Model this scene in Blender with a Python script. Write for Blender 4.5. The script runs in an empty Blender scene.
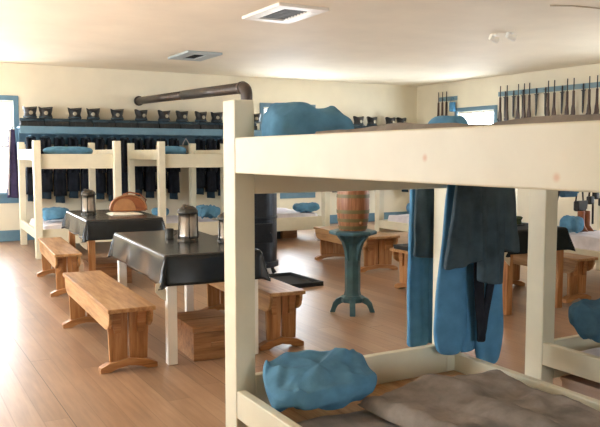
import bpy, bmesh, math, random
from mathutils import Vector, Matrix, noise
C = bpy.context.scene.collection
R = math.radians
sc = bpy.context.scene

# ------------------------------------------------------------------ camera
cam_d = bpy.data.cameras.new('camera'); cam = bpy.data.objects.new('camera', cam_d); C.objects.link(cam)
cam.location = (0, 0, 1.5)
cam.rotation_euler = (R(90 - 4.6), 0, R(-29.5))
cam_d.sensor_width = 36; cam_d.lens = 735 / 600 * 36
cam_d.clip_start = 0.05; cam_d.clip_end = 200
sc.camera = cam
# ------------------------------------------------------------------ world and daylight through the windows
w = bpy.data.worlds.new('world'); sc.world = w; w.use_nodes = True
bg = w.node_tree.nodes['Background']
bg.inputs[0].default_value = (0.86, 0.93, 1.0, 1); bg.inputs[1].default_value = 10.0
sun_d = bpy.data.lights.new('sun', 'SUN'); sun_d.energy = 42; sun_d.angle = R(1.0); sun_d.color = (1.0, .95, .88)
sun = bpy.data.objects.new('sun', sun_d); C.objects.link(sun)
sun.rotation_euler = Vector((math.cos(R(42)), -.12, -math.sin(R(42)))).to_track_quat('-Z', 'Y').to_euler()
sc.view_settings.view_transform = 'Standard'; sc.view_settings.look = 'None'
sc.view_settings.gamma = 1.0; sc.view_settings.use_curve_mapping = False
sc.view_settings.exposure = 1.0
sc.cycles.use_denoising = True
sc.cycles.max_bounces = 10; sc.cycles.diffuse_bounces = 7; sc.cycles.glossy_bounces = 4
sc.cycles.sample_clamp_indirect = 8
RX = 10.72; BY = 13.5; LX = -2.3; FY = -3.0; CZ = 3.05
# openings: (axis, wall position, from, to, sill, head, daylight from outside in W/m2-like power)
WINS = {
    1: ('y', BY, 0.85, 1.98, 0.86, 2.42, 1),
    2: ('y', BY, 6.78, 7.92, 0.78, 2.46, 1),
    3: ('x', RX, 11.02, 12.1, 0.80, 2.40, 1),
    4: ('x', RX, 4.6, 6.8, 0.80, 2.40, 1),
    5: ('x', LX, 4.3, 5.9, 0.75, 2.5, 1),
    6: ('x', LX, 6.8, 8.6, 0.75, 2.5, 1),
    7: ('x', LX, 9.9, 11.7, 0.75, 2.5, 1),
    8: ('y', FY, 0.9, 2.2, 0.80, 2.45, 1),  # unseen window behind the camera, added to brighten surfaces facing it
}
def daylight(n, axis, p, a, b, z0, z1):
    l = bpy.data.lights.new('daylight', 'AREA'); l.shape = 'RECTANGLE'
    l.size = b - a + .1; l.size_y = z1 - z0 + .1; l.cycles.is_portal = True
    o = bpy.data.objects.new('daylight', l); C.objects.link(o)
    out = .16
    if axis == 'y':
        s = 1 if p > 5 else -1
        o.location = ((a + b) / 2, p + s * out, (z0 + z1) / 2); d = Vector((0, -s, 0))
    else:
        s = 1 if p > 5 else -1
        o.location = (p + s * out, (a + b) / 2, (z0 + z1) / 2); d = Vector((-s, 0, 0))
    o.rotation_euler = d.to_track_quat('-Z', 'Y').to_euler()
for n, (ax, p, a, b, z0, z1, e) in WINS.items(): daylight(n, ax, p, a, b, z0, z1)

# ------------------------------------------------------------------ mesh helpers
class MB:
    def __init__(s): s.bm = bmesh.new()
    def box(s, x0, x1, y0, y1, z0, z1, M=None):
        vs = [s.bm.verts.new(Vector((x, y, z)) if M is None else M @ Vector((x, y, z))) for x in (x0, x1) for y in (y0, y1) for z in (z0, z1)]
        for f in ((0, 1, 3, 2), (4, 6, 7, 5), (0, 4, 5, 1), (2, 3, 7, 6), (0, 2, 6, 4), (1, 5, 7, 3)):
            s.bm.faces.new([vs[i] for i in f])
        return s
    def prism(s, pts, axis, a, b, M=None):
        def mk(p, t):
            v = {'x': (t, p[0], p[1]), 'y': (p[0], t, p[1]), 'z': (p[0], p[1], t)}[axis]
            v = Vector(v); return s.bm.verts.new(v if M is None else M @ v)
        A = [mk(p, a) for p in pts]; B = [mk(p, b) for p in pts]; n = len(pts)
        s.bm.faces.new(A); s.bm.faces.new(B[::-1])
        for i in range(n): s.bm.faces.new((A[i], B[i], B[(i + 1) % n], A[(i + 1) % n]))
        return s
    def lathe(s, prof, n=24, M=None, f=None):
        rings = []
        for r, z in prof:
            ring = []
            for k in range(n):
                t = 2 * math.pi * k / n
                rr = r * (f(t, z) if f else 1)
                v = Vector((rr * math.cos(t), rr * math.sin(t), z))
                ring.append(s.bm.verts.new(v if M is None else M @ v))
            rings.append(ring)
        for a, b in zip(rings, rings[1:]):
            for k in range(n): s.bm.faces.new((a[k], a[(k + 1) % n], b[(k + 1) % n], b[k]))
        s.bm.faces.new(rings[0][::-1]); s.bm.faces.new(rings[-1])
        return s
    def tube(s, pts, r, n=10, closed=False):
        pts = [Vector(p) for p in pts]; rs = r if isinstance(r, (list, tuple)) else [r] * len(pts)
        rings = []; up = None
        for i, p in enumerate(pts):
            d = (pts[min(i + 1, len(pts) - 1)] - pts[max(i - 1, 0)])
            if closed: d = pts[(i + 1) % len(pts)] - pts[i - 1]
            d.normalize()
            if up is None:
                up = Vector((0, 0, 1)) if abs(d.z) < .9 else Vector((1, 0, 0))
            u = (up - d * up.dot(d)).normalized(); up = u; v = d.cross(u)
            rings.append([s.bm.verts.new(p + (u * math.cos(2 * math.pi * k / n) + v * math.sin(2 * math.pi * k / n)) * rs[i]) for k in range(n)])
        pr = list(zip(rings, rings[1:]))
        if closed: pr.append((rings[-1], rings[0]))
        for a, b in pr:
            for k in range(n): s.bm.faces.new((a[k], a[(k + 1) % n], b[(k + 1) % n], b[k]))
        if not closed:
            s.bm.faces.new(rings[0][::-1]); s.bm.faces.new(rings[-1])
        return s
    def loop(s, fn, nu, nv):
        """closed tube of nv rings of nu verts: fn(u, v) -> point, capped at both ends"""
        rings = [[s.bm.verts.new(Vector(fn(i / nu, j / (nv - 1)))) for i in range(nu)] for j in range(nv)]
        for a, b in zip(rings, rings[1:]):
            for k in range(nu): s.bm.faces.new((a[k], a[(k + 1) % nu], b[(k + 1) % nu], b[k]))
        s.bm.faces.new(rings[0][::-1]); s.bm.faces.new(rings[-1])
        return s
    def sheet(s, fn, nu, nv):
        g = [[s.bm.verts.new(Vector(fn(i / nu, j / nv))) for j in range(nv + 1)] for i in range(nu + 1)]
        for i in range(nu):
            for j in range(nv): s.bm.faces.new((g[i][j], g[i + 1][j], g[i + 1][j + 1], g[i][j + 1]))
        return s
    def build(s, name, mat, parent=None, bevel=0, smooth=False, sub=0, solid=0, loc=None, rz=0):
        bmesh.ops.recalc_face_normals(s.bm, faces=s.bm.faces)
        me = bpy.data.meshes.new(name); s.bm.to_mesh(me); s.bm.free()
        if smooth:
            for p in me.polygons: p.use_smooth = True
        me.materials.append(mat)
        o = bpy.data.objects.new(name, me); C.objects.link(o)
        if parent: o.parent = parent
        if loc is not None: o.location = loc
        if rz: o.rotation_euler = (0, 0, rz)
        if solid:
            m = o.modifiers.new('solid', 'SOLIDIFY'); m.thickness = solid; m.offset = 0
        if bevel:
            m = o.modifiers.new('bevel', 'BEVEL'); m.width = bevel; m.segments = 2; m.limit_method = 'ANGLE'; m.angle_limit = R(35)
        if sub:
            m = o.modifiers.new('sub', 'SUBSURF'); m.levels = sub; m.render_levels = sub
        return o
def tag(o, label=None, cat=None, group=None, kind=None):
    if label: o['label'] = label
    if cat: o['category'] = cat
    if group: o['group'] = group
    if kind: o['kind'] = kind
    return o
def thing(name, label, cat, loc=(0, 0, 0), rz=0, group=None):
    o = bpy.data.objects.new(name, None); C.objects.link(o); o.empty_display_size = .1
    o.location = loc; o.rotation_euler = (0, 0, rz)
    return tag(o, label, cat, group)
def copy_tree(o, parent=None, depth=0):
    c = o.copy(); C.objects.link(c)
    if parent: c.parent = parent
    for ch in KIDS.get(o.name, []) or [x for x in bpy.data.objects if x.parent == o]:
        copy_tree(ch, c, depth + 1)
    return c
KIDS = {}
def dup(o, loc, rz, label, group=None):
    c = copy_tree(o); c.location = loc; c.rotation_euler = (0, 0, rz); c['label'] = label
    if group: c['group'] = group
    return c
def nz(x, y, z, s=1.0): return noise.noise(Vector((x * s, y * s, z * s)))

# ------------------------------------------------------------------ materials
def newmat(name):
    m = bpy.data.materials.new(name); m.use_nodes = True
    nt = m.node_tree; return m, nt, nt.nodes['Principled BSDF']
def ramp(nt, fac, cols):
    r = nt.nodes.new('ShaderNodeValToRGB'); e = r.color_ramp.elements
    while len(e) < len(cols): e.new(.5)
    for k, (p, c) in enumerate(cols): e[k].position = p; e[k].color = (*c, 1)
    nt.links.new(fac, r.inputs[0]); return r
def nnoise(nt, vec, scale, detail=3, rough=.55):
    n = nt.nodes.new('ShaderNodeTexNoise'); n.inputs['Scale'].default_value = scale; n.inputs['Detail'].default_value = detail
    n.inputs['Roughness'].default_value = rough
    nt.links.new(vec, n.inputs['Vector']); return n
def coords(nt, scale=(1, 1, 1), rnd=True):
    tc = nt.nodes.new('ShaderNodeTexCoord'); mp = nt.nodes.new('ShaderNodeMapping'); mp.inputs['Scale'].default_value = scale
    nt.links.new(tc.outputs['Object'], mp.inputs['Vector'])
    if rnd:
        oi = nt.nodes.new('ShaderNodeObjectInfo'); ml = nt.nodes.new('ShaderNodeMath'); ml.operation = 'MULTIPLY'; ml.inputs[1].default_value = 37.0
        nt.links.new(oi.outputs['Random'], ml.inputs[0]); nt.links.new(ml.outputs[0], mp.inputs['Location'])
    return mp.outputs[0]
def bump(nt, bs, h, strength=.2, dist=.01):
    b = nt.nodes.new('ShaderNodeBump'); b.inputs['Strength'].default_value = strength; b.inputs['Distance'].default_value = dist
    nt.links.new(h, b.inputs['Height']); nt.links.new(b.outputs[0], bs.inputs['Normal'])
def paint(name, col, rough=.45, var=.08, sc_=6, bmp=.05):
    m, nt, b = newmat(name)
    n = nnoise(nt, coords(nt, (1, 1, 1)), sc_, 4)
    d = tuple(max(0, c * (1 - var)) for c in col); l = tuple(min(1, c * (1 + var * .6)) for c in col)
    r = ramp(nt, n.outputs[0], [(.3, d), (.7, l)]); nt.links.new(r.outputs[0], b.inputs['Base Color'])
    b.inputs['Roughness'].default_value = rough
    n2 = nnoise(nt, coords(nt, (1, 1, 1)), sc_ * 8, 2); bump(nt, b, n2.outputs[0], bmp)
    return m
def wood(name, c0, c1, c2, axis='y', rough=.5, scale=1.0):
    m, nt, b = newmat(name)
    s = {'x': (1.2, 14, 14), 'y': (14, 1.2, 14), 'z': (14, 14, 1.2)}[axis]
    v = coords(nt, tuple(k * scale for k in s))
    n = nnoise(nt, v, 1.6, 5, .6)
    n2 = nnoise(nt, v, 6, 3, .6)
    mx = nt.nodes.new('ShaderNodeMath'); mx.operation = 'MULTIPLY_ADD'; mx.inputs[1].default_value = .35
    nt.links.new(n2.outputs[0], mx.inputs[0]); nt.links.new(n.outputs[0], mx.inputs[2])
    r = ramp(nt, mx.outputs[0], [(.45, c0), (.66, c1), (.85, c2)]); nt.links.new(r.outputs[0], b.inputs['Base Color'])
    b.inputs['Roughness'].default_value = rough; bump(nt, b, mx.outputs[0], .12)
    return m
def fabric(name, col, var=.2, weave=260, rough=.9, spots=None):
    m, nt, b = newmat(name)
    n = nnoise(nt, coords(nt), 9, 4)
    d = tuple(c * (1 - var) for c in col); l = tuple(min(1, c * (1 + var)) for c in col)
    r = ramp(nt, n.outputs[0], [(.3, d), (.7, l)]); nt.links.new(r.outputs[0], b.inputs['Base Color'])
    b.inputs['Roughness'].default_value = rough; b.inputs['Specular IOR Level'].default_value = .2
    n2 = nnoise(nt, coords(nt), weave, 2); bump(nt, b, n2.outputs[0], .25, .004)
    return m
def plain(name, col, rough=.5, metal=0.0, spec=.5):
    m, nt, b = newmat(name)
    n = nnoise(nt, coords(nt), 14, 3)
    r = ramp(nt, n.outputs[0], [(.3, tuple(c * .85 for c in col)), (.7, tuple(min(1, c * 1.12) for c in col))]); nt.links.new(r.outputs[0], b.inputs['Base Color'])
    b.inputs['Roughness'].default_value = rough; b.inputs['Metallic'].default_value = metal; b.inputs['Specular IOR Level'].default_value = spec
    return m
CREAM = paint('cream_paint', (.735, .70, .535), .42, .06)
WALLP = paint('cream_plaster', (.82, .76, .60), .8, .04, 2.5, .08)
CEILP = paint('cream_ceiling', (.88, .81, .66), .7, .05, 1.5, .05)
BLUEP = paint('blue_trim_paint', (.13, .25, .34), .45, .12)
RACKP = paint('grey_blue_paint', (.20, .32, .38), .5, .1)
TEALP = paint('teal_paint', (.055, .135, .16), .4, .35, 9)
WHITEP = paint('white_paint', (.86, .83, .75), .4, .04)
PINE = wood('pine_along', (.23, .105, .036), (.38, .20, .075), (.50, .30, .135), 'y', .42)
PINEZ = wood('pine_upright', (.22, .085, .024), (.37, .165, .055), (.48, .25, .10), 'z', .45)
PINEX = wood('pine_across', (.22, .085, .024), (.37, .165, .055), (.48, .25, .10), 'x', .45)
CHESTX = wood('chest_wood', (.16, .07, .026), (.31, .15, .06), (.42, .22, .095), 'x', .45)
STAVE = wood('barrel_stave', (.17, .06, .02), (.30, .12, .045), (.42, .20, .085), 'z', .4)
HOOP = plain('barrel_hoop', (.17, .14, .055), .5, .2)
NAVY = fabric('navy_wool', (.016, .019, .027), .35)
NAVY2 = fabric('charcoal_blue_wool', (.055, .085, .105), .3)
HEM = fabric('dark_blue_wool', (.03, .055, .08), .3)
TROUS = fabric('blue_wool', (.09, .25, .43), .2)
PILLOW = fabric('teal_linen', (.105, .26, .40), .25)
PILLOWD = fabric('dark_teal_linen', (.07, .17, .27), .3)
GREYB = fabric('grey_brown_wool_blanket', (.29, .255, .22), .3, 180)
GREYD = fabric('dark_grey_wool_blanket', (.25, .22, .195), .3, 180)
SHEET = fabric('pale_sheet', (.72, .69, .72), .1)
OILC = plain('black_oilcloth', (.013, .015, .016), .24, 0, .42)
CLOTHB = fabric('black_table_cloth', (.014, .018, .017), .3)
BACKC = fabric('oilcloth_backing', (.6, .55, .42), .1)
BLACKL = plain('black_leather', (.012, .012, .012), .4)
BROWNL = plain('brown_leather', (.30, .095, .03), .45)
TANL = plain('tan_leather', (.42, .2, .08), .5)
IRON = plain('stove_iron', (.030, .036, .045), .42, .6)
PIPE = plain('stove_pipe_iron', (.085, .068, .056), .42, .5)
TIN = plain('tin', (.38, .37, .35), .28, 1.0)
TIND = plain('dark_tin', (.07, .065, .055), .4, .8)
BADGE = plain('dull_badge', (.38, .34, .25), .45, .5)
BRASS = plain('brass', (.75, .66, .42), .3, .9)
DARK = plain('dark_void', (.02, .022, .022), .8)
GUNW = wood('gun_stock', (.035, .016, .010), (.06, .028, .017), (.09, .045, .027), 'z', .4)
GUNM = plain('gun_steel', (.05, .05, .055), .35, .8)
GLASS, nt, b = newmat('window_glass')
b.inputs['Base Color'].default_value = (1, 1, 1, 1); b.inputs['Roughness'].default_value = 0
tr = nt.nodes.new('ShaderNodeBsdfTransparent'); gl = nt.nodes.new('ShaderNodeBsdfGlossy'); gl.inputs['Roughness'].default_value = .02
mxs = nt.nodes.new('ShaderNodeMixShader'); mxs.inputs[0].default_value = .05
nt.links.new(tr.outputs[0], mxs.inputs[1]); nt.links.new(gl.outputs[0], mxs.inputs[2])
nt.links.new(mxs.outputs[0], nt.nodes['Material Output'].inputs[0])

# floor: wide worn planks running along y
FLOOR, nt, b = newmat('plank_floor')
tc = nt.nodes.new('ShaderNodeTexCoord'); sep = nt.nodes.new('ShaderNodeSeparateXYZ'); nt.links.new(tc.outputs['Object'], sep.inputs[0])
def math_(op, a, b_=None):
    n = nt.nodes.new('ShaderNodeMath'); n.operation = op
    for i, v in enumerate((a, b_)):
        if v is None: continue
        if isinstance(v, (int, float)): n.inputs[i].default_value = v
        else: nt.links.new(v, n.inputs[i])
    return n.outputs[0]
u = math_('DIVIDE', sep.outputs[0], .145); pid = math_('FLOOR', u); fu = math_('FRACT', u)
wn0 = nt.nodes.new('ShaderNodeTexWhiteNoise'); wn0.noise_dimensions = '1D'; nt.links.new(pid, wn0.inputs['W'])
yo = math_('ADD', math_('DIVIDE', sep.outputs[1], 3.6), math_('MULTIPLY', wn0.outputs[0], 7.0)); pj = math_('FLOOR', yo); fj = math_('FRACT', yo)
cmb = nt.nodes.new('ShaderNodeCombineXYZ'); nt.links.new(pid, cmb.inputs[0]); nt.links.new(pj, cmb.inputs[1])
wn = nt.nodes.new('ShaderNodeTexWhiteNoise'); wn.noise_dimensions = '2D'; nt.links.new(cmb.outputs[0], wn.inputs['Vector'])
mp = nt.nodes.new('ShaderNodeMapping'); mp.inputs['Scale'].default_value = (16, .9, 1); nt.links.new(tc.outputs['Object'], mp.inputs[0])
cm2 = nt.nodes.new('ShaderNodeCombineXYZ'); nt.links.new(math_('MULTIPLY', wn.outputs[0], 50.0), cm2.inputs[1]); nt.links.new(cm2.outputs[0], mp.inputs['Location'])
gn = nnoise(nt, mp.outputs[0], 2.2, 5, .6)
stn = nnoise(nt, tc.outputs['Object'], .9, 4, .6)
val = math_('ADD', math_('ADD', math_('MULTIPLY', gn.outputs[0], .55), math_('MULTIPLY', wn.outputs[0], .16)), math_('MULTIPLY', stn.outputs[0], .35))
fr_ = ramp(nt, val, [(.30, (.20, .117, .068)), (.52, (.34, .207, .122)), (.75, (.46, .305, .19))])
seam = math_('MAXIMUM', math_('LESS_THAN', fu, .035), math_('LESS_THAN', fj, .0018))
hard = math_('MULTIPLY', seam, math_('ADD', math_('MULTIPLY', math_('GREATER_THAN', wn0.outputs[0], .72), .55), .28))
mixc = nt.nodes.new('ShaderNodeMix'); mixc.data_type = 'RGBA'; nt.links.new(hard, mixc.inputs[0]); nt.links.new(fr_.outputs[0], mixc.inputs[6]); mixc.inputs[7].default_value = (.035, .018, .01, 1)
nt.links.new(mixc.outputs[2], b.inputs['Base Color'])
nt.links.new(math_('ADD', math_('MULTIPLY', gn.outputs[0], .18), .24), b.inputs['Roughness'])
bump(nt, b, math_('SUBTRACT', math_('MULTIPLY', gn.outputs[0], .3), math_('MULTIPLY', seam, .6)), .15, .006)

# ------------------------------------------------------------------ the setting
def struct(mb, name, mat, parent=None, **k):
    o = mb.build(name, mat, parent, **k)
    if not parent: o['kind'] = 'structure'
    return o
struct(MB().box(LX - .2, RX + .2, FY - .2, BY + .2, -.1, 0), 'floor', FLOOR)
struct(MB().box(LX - .2, RX + .2, FY - .2, BY + .2, CZ, CZ + .1), 'ceiling', CEILP)
def wall(name, axis, p, a, b, th, wins):
    mb = MB()
    def seg(u0, u1, z0, z1):
        q0, q1 = (p, p + th) if th > 0 else (p + th, p)
        if axis == 'y': mb.box(u0, u1, q0, q1, z0, z1)
        else: mb.box(q0, q1, u0, u1, z0, z1)
    cur = a
    for n in sorted(wins, key=lambda k: WINS[k][2]):
        _, _, u0, u1, z0, z1, _ = WINS[n]
        seg(cur, u0, 0, CZ); seg(u0, u1, 0, z0); seg(u0, u1, z1, CZ); cur = u1
    seg(cur, b, 0, CZ)
    return struct(mb, name, WALLP)
wall('wall_back', 'y', BY, LX, RX, .14, (1, 2))
wall('wall_right', 'x', RX, FY, BY, .14, (3, 4))
wall('wall_left', 'x', LX, FY, BY, -.14, (5, 6, 7))
wall('wall_front', 'y', FY, LX, RX, -.14, (8,))
for nm, bx in (('baseboard_back', (LX, RX, BY - .02, BY, 0, .19)), ('baseboard_right', (RX - .02, RX, FY, BY - .02, 0, .19)), ('baseboard_left', (LX, LX + .02, FY, BY - .02, 0, .19)), ('baseboard_front', (LX + .02, RX - .02, FY, FY + .02, 0, .19))):
    struct(MB().box(*bx), nm, BLUEP, bevel=.004)
def window(n):
    ax, p, a, b_, z0, z1, e = WINS[n]
    s = -1 if p > 5 else 1            # into the room
    root = bpy.data.objects.new('window_%d' % n, None); C.objects.link(root); root['kind'] = 'structure'; root.empty_display_size = .1
    W = b_ - a
    if ax == 'y': root.location = ((a + b_) / 2, p, z0); root.rotation_euler = (0, 0, 0 if s < 0 else math.pi)
    else: root.location = (p, (a + b_) / 2, z0); root.rotation_euler = (0, 0, -math.pi / 2 if s < 0 else math.pi / 2)
    h = z1 - z0; k = W / 2                                   # local: room side is -y
    t = .085
    MB().box(-k - t, -k, -.025, 0, -.02, h + t).box(k, k + t, -.025, 0, -.02, h + t).box(-k, k, -.025, 0, h, h + t).build('window_frame', BLUEP, root, .004)
    MB().box(-k - t - .02, k + t + .02, -.075, .0, -.055, -.02).box(-k - t, k + t, -.022, 0, -.2, -.055).build('window_sill', BLUEP, root, .004)
    sb = MB()
    f = .045
    sb.box(-k, -k + f, .03, .075, 0, h).box(k - f, k, .03, .075, 0, h).box(-k + f, k - f, .03, .075, 0, f).box(-k + f, k - f, .03, .075, h - f, h).box(-k + f, k - f, .03, .075, h / 2 - f / 2, h / 2 + f / 2)
    for i in (1, 2): sb.box(-k + W * i / 3 - .011, -k + W * i / 3 + .011, .04, .065, f, h - f)
    for i in (.25, .75): sb.box(-k + f, k - f, .041, .064, h * i - .011, h * i + .011)
    sb.build('window_sash', WHITEP, root, .002)
    MB().box(-k + f, k - f, .051, .054, f, h - f).build('pane', GLASS, root)
for n in WINS: window(n)

# ------------------------------------------------------------------ bunks
KNOT, nt, b = newmat('cream_paint_with_knots')
tc = nt.nodes.new('ShaderNodeTexCoord')
n = nnoise(nt, tc.outputs['Object'], 6, 4)
r = ramp(nt, n.outputs[0], [(.3, (.695, .66, .495)), (.7, (.75, .715, .545))])
col = r.outputs[0]
for (y, z) in ((-1.944, 1.446), (-1.46, 1.49)):
    vd = nt.nodes.new('ShaderNodeVectorMath'); vd.operation = 'DISTANCE'; vd.inputs[1].default_value = (0, y, z)
    mpk = nt.nodes.new('ShaderNodeMapping'); mpk.inputs['Scale'].default_value = (0, 1, 1); nt.links.new(tc.outputs['Object'], mpk.inputs[0]); nt.links.new(mpk.outputs[0], vd.inputs[0])
    rk = ramp(nt, vd.outputs['Value'], [(.004, (.55, .55, .55)), (.014, (0, 0, 0))])
    mk = nt.nodes.new('ShaderNodeMix'); mk.data_type = 'RGBA'; nt.links.new(rk.outputs[0], mk.inputs[0]); nt.links.new(col, mk.inputs[6]); mk.inputs[7].default_value = (.6, .28, .10, 1)
    col = mk.outputs[2]
nt.links.new(col, b.inputs['Base Color']); b.inputs['Roughness'].default_value = .42

def bunk(label, x0, yfar, W, L, rz=0, main=False, group='bunk beds of the barracks', heights=(1.70,) * 4):
    """root at the far left foot corner; the bed runs towards -y"""
    t = thing('bunk_bed', label, 'bunk bed', (x0, yfar, 0), rz, group)
    pw, pd = .10, .13
    for px in (0, W - pw):
        for py in (-0.0, -L + pd):
            MB().box(px, px + pw, py - pd, py, 0, heights[(px > 0) * 2 + (py < 0)]).build('post', CREAM, t, .006)
    sm = KNOT if main else CREAM
    for z0, z1 in ((.285, .415), (1.415, 1.575)):
        for xx in (0.002, W - .047): MB().box(xx, xx + .045, -L + pd, -pd, z0, z1).build('side_rail', sm, t, .005)
    for z0, z1 in (((.22, .475), (1.32, 1.57)) if main else ((.19, .415), (1.29, 1.505))):
        for yy in (-pd, -L + pd - .04): MB().box(pw, W - pw, yy, yy + .04, z0, z1).build('end_board', CREAM, t, .005)
    for z in (.30, 1.452):
        mb = MB(); k = 7; w_ = (W - .098) / k
        for i in range(k): mb.box(.049 + i * w_ + .002, .049 + (i + 1) * w_ - .002, -L + pd + .002, -pd - .002, z, z + .022)
        mb.build('bed_board', PINE, t)
    return t
BW = 1.24; BA = (1.945, 12.95); BB = (3.79, 12.95)
def inb(b, x, y, a=R(-2.5)): return (b[0] + x * math.cos(a) - y * math.sin(a), b[1] + x * math.sin(a) + y * math.cos(a))
bunk('cream painted bunk bed nearest the viewer, its long upper rail across the picture', 1.372, 3.15, 1.355, 2.32, 0, True, heights=(1.745, 1.6, 1.6, 1.6))
bunk('cream bunk bed at the right edge, behind the nearest bunk', 3.27, 3.07, BW, 2.2, heights=(1.6,) * 4)
bunk('cream bunk bed farthest left against the back wall', BA[0], 12.95, 1.24, 2.0, R(-2.5))
bunk('cream bunk bed along the back wall, second from the left', BB[0], 12.95, 1.24, 2.0, R(-2.5))
bunk('cream bunk bed under the back window, left of the barrel', 5.58, 12.95, 1.22, 2.0)
bunk('cream bunk bed seen just right of the barrel', 7.12, 10.05, 1.22, 2.0)
bunk('cream bunk bed with a pale sheet behind the right table', 6.92, 6.38, 1.22, 2.05)

# ------------------------------------------------------------------ bedding
def pillow_mesh(a, b_, c, seed, wr=.02, nu=56, nv=32, pinch=.35):
    mb = MB()
    def sg(v, e): return math.copysign(abs(v) ** e, v)
    def fn(u, v):
        th = 2 * math.pi * u; ph = (v - .5) * math.pi * .998
        cp = math.cos(ph)
        x = a * sg(math.cos(th), .55) * abs(cp) ** .45; y = b_ * sg(math.sin(th), .55) * abs(cp) ** .45
        edge = max(abs(x) / a, abs(y) / b_)
        z = c * sg(math.sin(ph), .8) * (1 - pinch * (abs(x) / a) ** 2 * (abs(y) / b_) ** 2)
        d = wr * (nz(x * 9, y * 9, z * 9 + seed) + .6 * nz(x * 22, y * 18, seed * 3 + z * 20))
        rd = lambda p, q, k: 1 - 2 * abs(nz(x * p + 3 * nz(x * 4, y * 4, seed), y * q, seed + k))
        d += wr * .55 * rd(5, 11, 31) + wr * .3 * rd(16, 7, 37)
        return (x + d * .5, y + d * .5, z + d)
    return mb.loop(fn, nu, nv)
def pillow(name, label, x, y, z, a, b_, c, seed, mat=PILLOW, rz=0, tilt=(0, 0), cat='pillow', wr=.02, group=None):
    o = pillow_mesh(a, b_, c, seed, wr).build(name, mat, None, smooth=True, sub=1, loc=(x, y, z), rz=rz)
    o.rotation_euler = (tilt[0], tilt[1], rz)
    return tag(o, label, cat, group)
def blanket(name, label, x0, x1, y0, y1, z0, th, seed, mat, amp=.02, hump=None, cat='blanket', freq=3.0, nx=46, ny=60, rz=0):
    cx, cy = (x0 + x1) / 2, (y0 + y1) / 2; lx, ly = (x1 - x0), (y1 - y0)
    mb = MB()
    def top(u, v):
        x = (u - .5) * lx; y = (v - .5) * ly
        e = min(u * lx, (1 - u) * lx, v * ly, (1 - v) * ly)
        f = min(1, e / .05) ** .5 if e > 0 else 0
        z = th * f + f * amp * (nz(x * freq, y * freq, seed) + .5 * nz(x * freq * 2.7, y * freq * 2.2, seed + 5) + .25 * nz(x * freq * 7, y * freq * 6, seed + 9))
        if hump: z += f * hump(x + cx, y + cy)
        wob = .018 * nz(x * 3, y * 3, seed + 20)
        return (x + wob, y + wob, max(z, .004) )
    g = [[mb.bm.verts.new(Vector(top(i / nx, j / ny))) for j in range(ny + 1)] for i in range(nx + 1)]
    lo = [[mb.bm.verts.new(Vector((g[i][j].co.x, g[i][j].co.y, 0))) for j in range(ny + 1)] for i in range(nx + 1)]
    for i in range(nx):
        for j in range(ny):
            mb.bm.faces.new((g[i][j], g[i + 1][j], g[i + 1][j + 1], g[i][j + 1])); mb.bm.faces.new((lo[i][j], lo[i][j + 1], lo[i + 1][j + 1], lo[i + 1][j]))
    for i in range(nx):
        mb.bm.faces.new((g[i][0], lo[i][0], lo[i + 1][0], g[i + 1][0])); mb.bm.faces.new((g[i][ny], g[i + 1][ny], lo[i + 1][ny], lo[i][ny]))
    for j in range(ny):
        mb.bm.faces.new((g[0][j], g[0][j + 1], lo[0][j + 1], lo[0][j])); mb.bm.faces.new((g[nx][j], lo[nx][j], lo[nx][j + 1], g[nx][j + 1]))
    o = mb.build(name, mat, None, smooth=True, loc=(cx, cy, z0), rz=rz)
    return tag(o, label, cat)
# nearest bunk, lower bed
pillow('pillow', 'crumpled teal pillow on the lower bed of the nearest bunk', 1.655, 2.765, .482, .25, .17, .07, 1.3, rz=R(-12), tilt=(R(16), R(-5)), wr=.03)
blanket('blanket', 'grey-brown wool blanket spread on the lower bed of the nearest bunk', 1.46, 2.62, 1.2, 2.70, .326, .04, 2.0, GREYD, .016)
def hp2(x, y): return .05 * math.exp(-((x - 2.15 - .1 * (y - 2)) / .12) ** 2) + .03 * math.exp(-((x - 1.75) / .1) ** 2)
blanket('wool_blanket', 'folded grey wool blanket lying rumpled on top of the spread blanket', 1.82, 2.60, 1.25, 2.66, .394, .045, 7.0, GREYB, .03, hp2, rz=R(3), freq=4.5)
# nearest bunk, upper bed
def hp(x, y): return .012 + .016 * math.exp(-((y - 2.0) / .2) ** 2) + .012 * math.exp(-((y - 1.40) / .17) ** 2) - .012 * math.exp(-((y - 1.68) / .1) ** 2)
blanket('blanket', 'brown-grey blanket humped over the upper bed of the nearest bunk', 1.46, 2.60, 1.10, 2.58, 1.478, .10, 4.0, GREYB, .008, hp)
p = pillow_mesh(.200, .135, .112, 5.1, .026)
for v in p.bm.verts:
    v.co.z *= 1 - .26 * math.exp(-((v.co.x - .03) / .06) ** 2) - (.12 if v.co.x > .03 else 0)
tag(p.build('pillow', PILLOW, None, smooth=True, sub=1, loc=(1.645, 2.84, 1.605), rz=R(-4)), 'fat blue pillow high on the upper bed of the nearest bunk', 'pillow')
# right-edge bunk
blanket('mattress', 'thin mattress on the lower bed of the right-edge bunk', 3.35, 4.43, 1.05, 2.85, .326, .06, 5.0, SHEET, .006, cat='mattress')
pillow('pillow', 'crumpled dark blue bedding bundle on the lower bed at the right edge', 3.575, 2.725, .535, .205, .18, .095, 9.0, PILLOWD, rz=0, wr=.05)
blanket('blanket', 'brown blanket on the upper bed of the right-edge bunk', 3.35, 4.43, 1.05, 2.4, 1.478, .1, 8.0, GREYB, .015)
pillow('pillow', 'small blue pillow on the upper bed of the nearest bunk, before the bright window', 2.45, 2.84, 1.59, .085, .11, .095, 3.3, rz=0, wr=.015)
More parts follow.
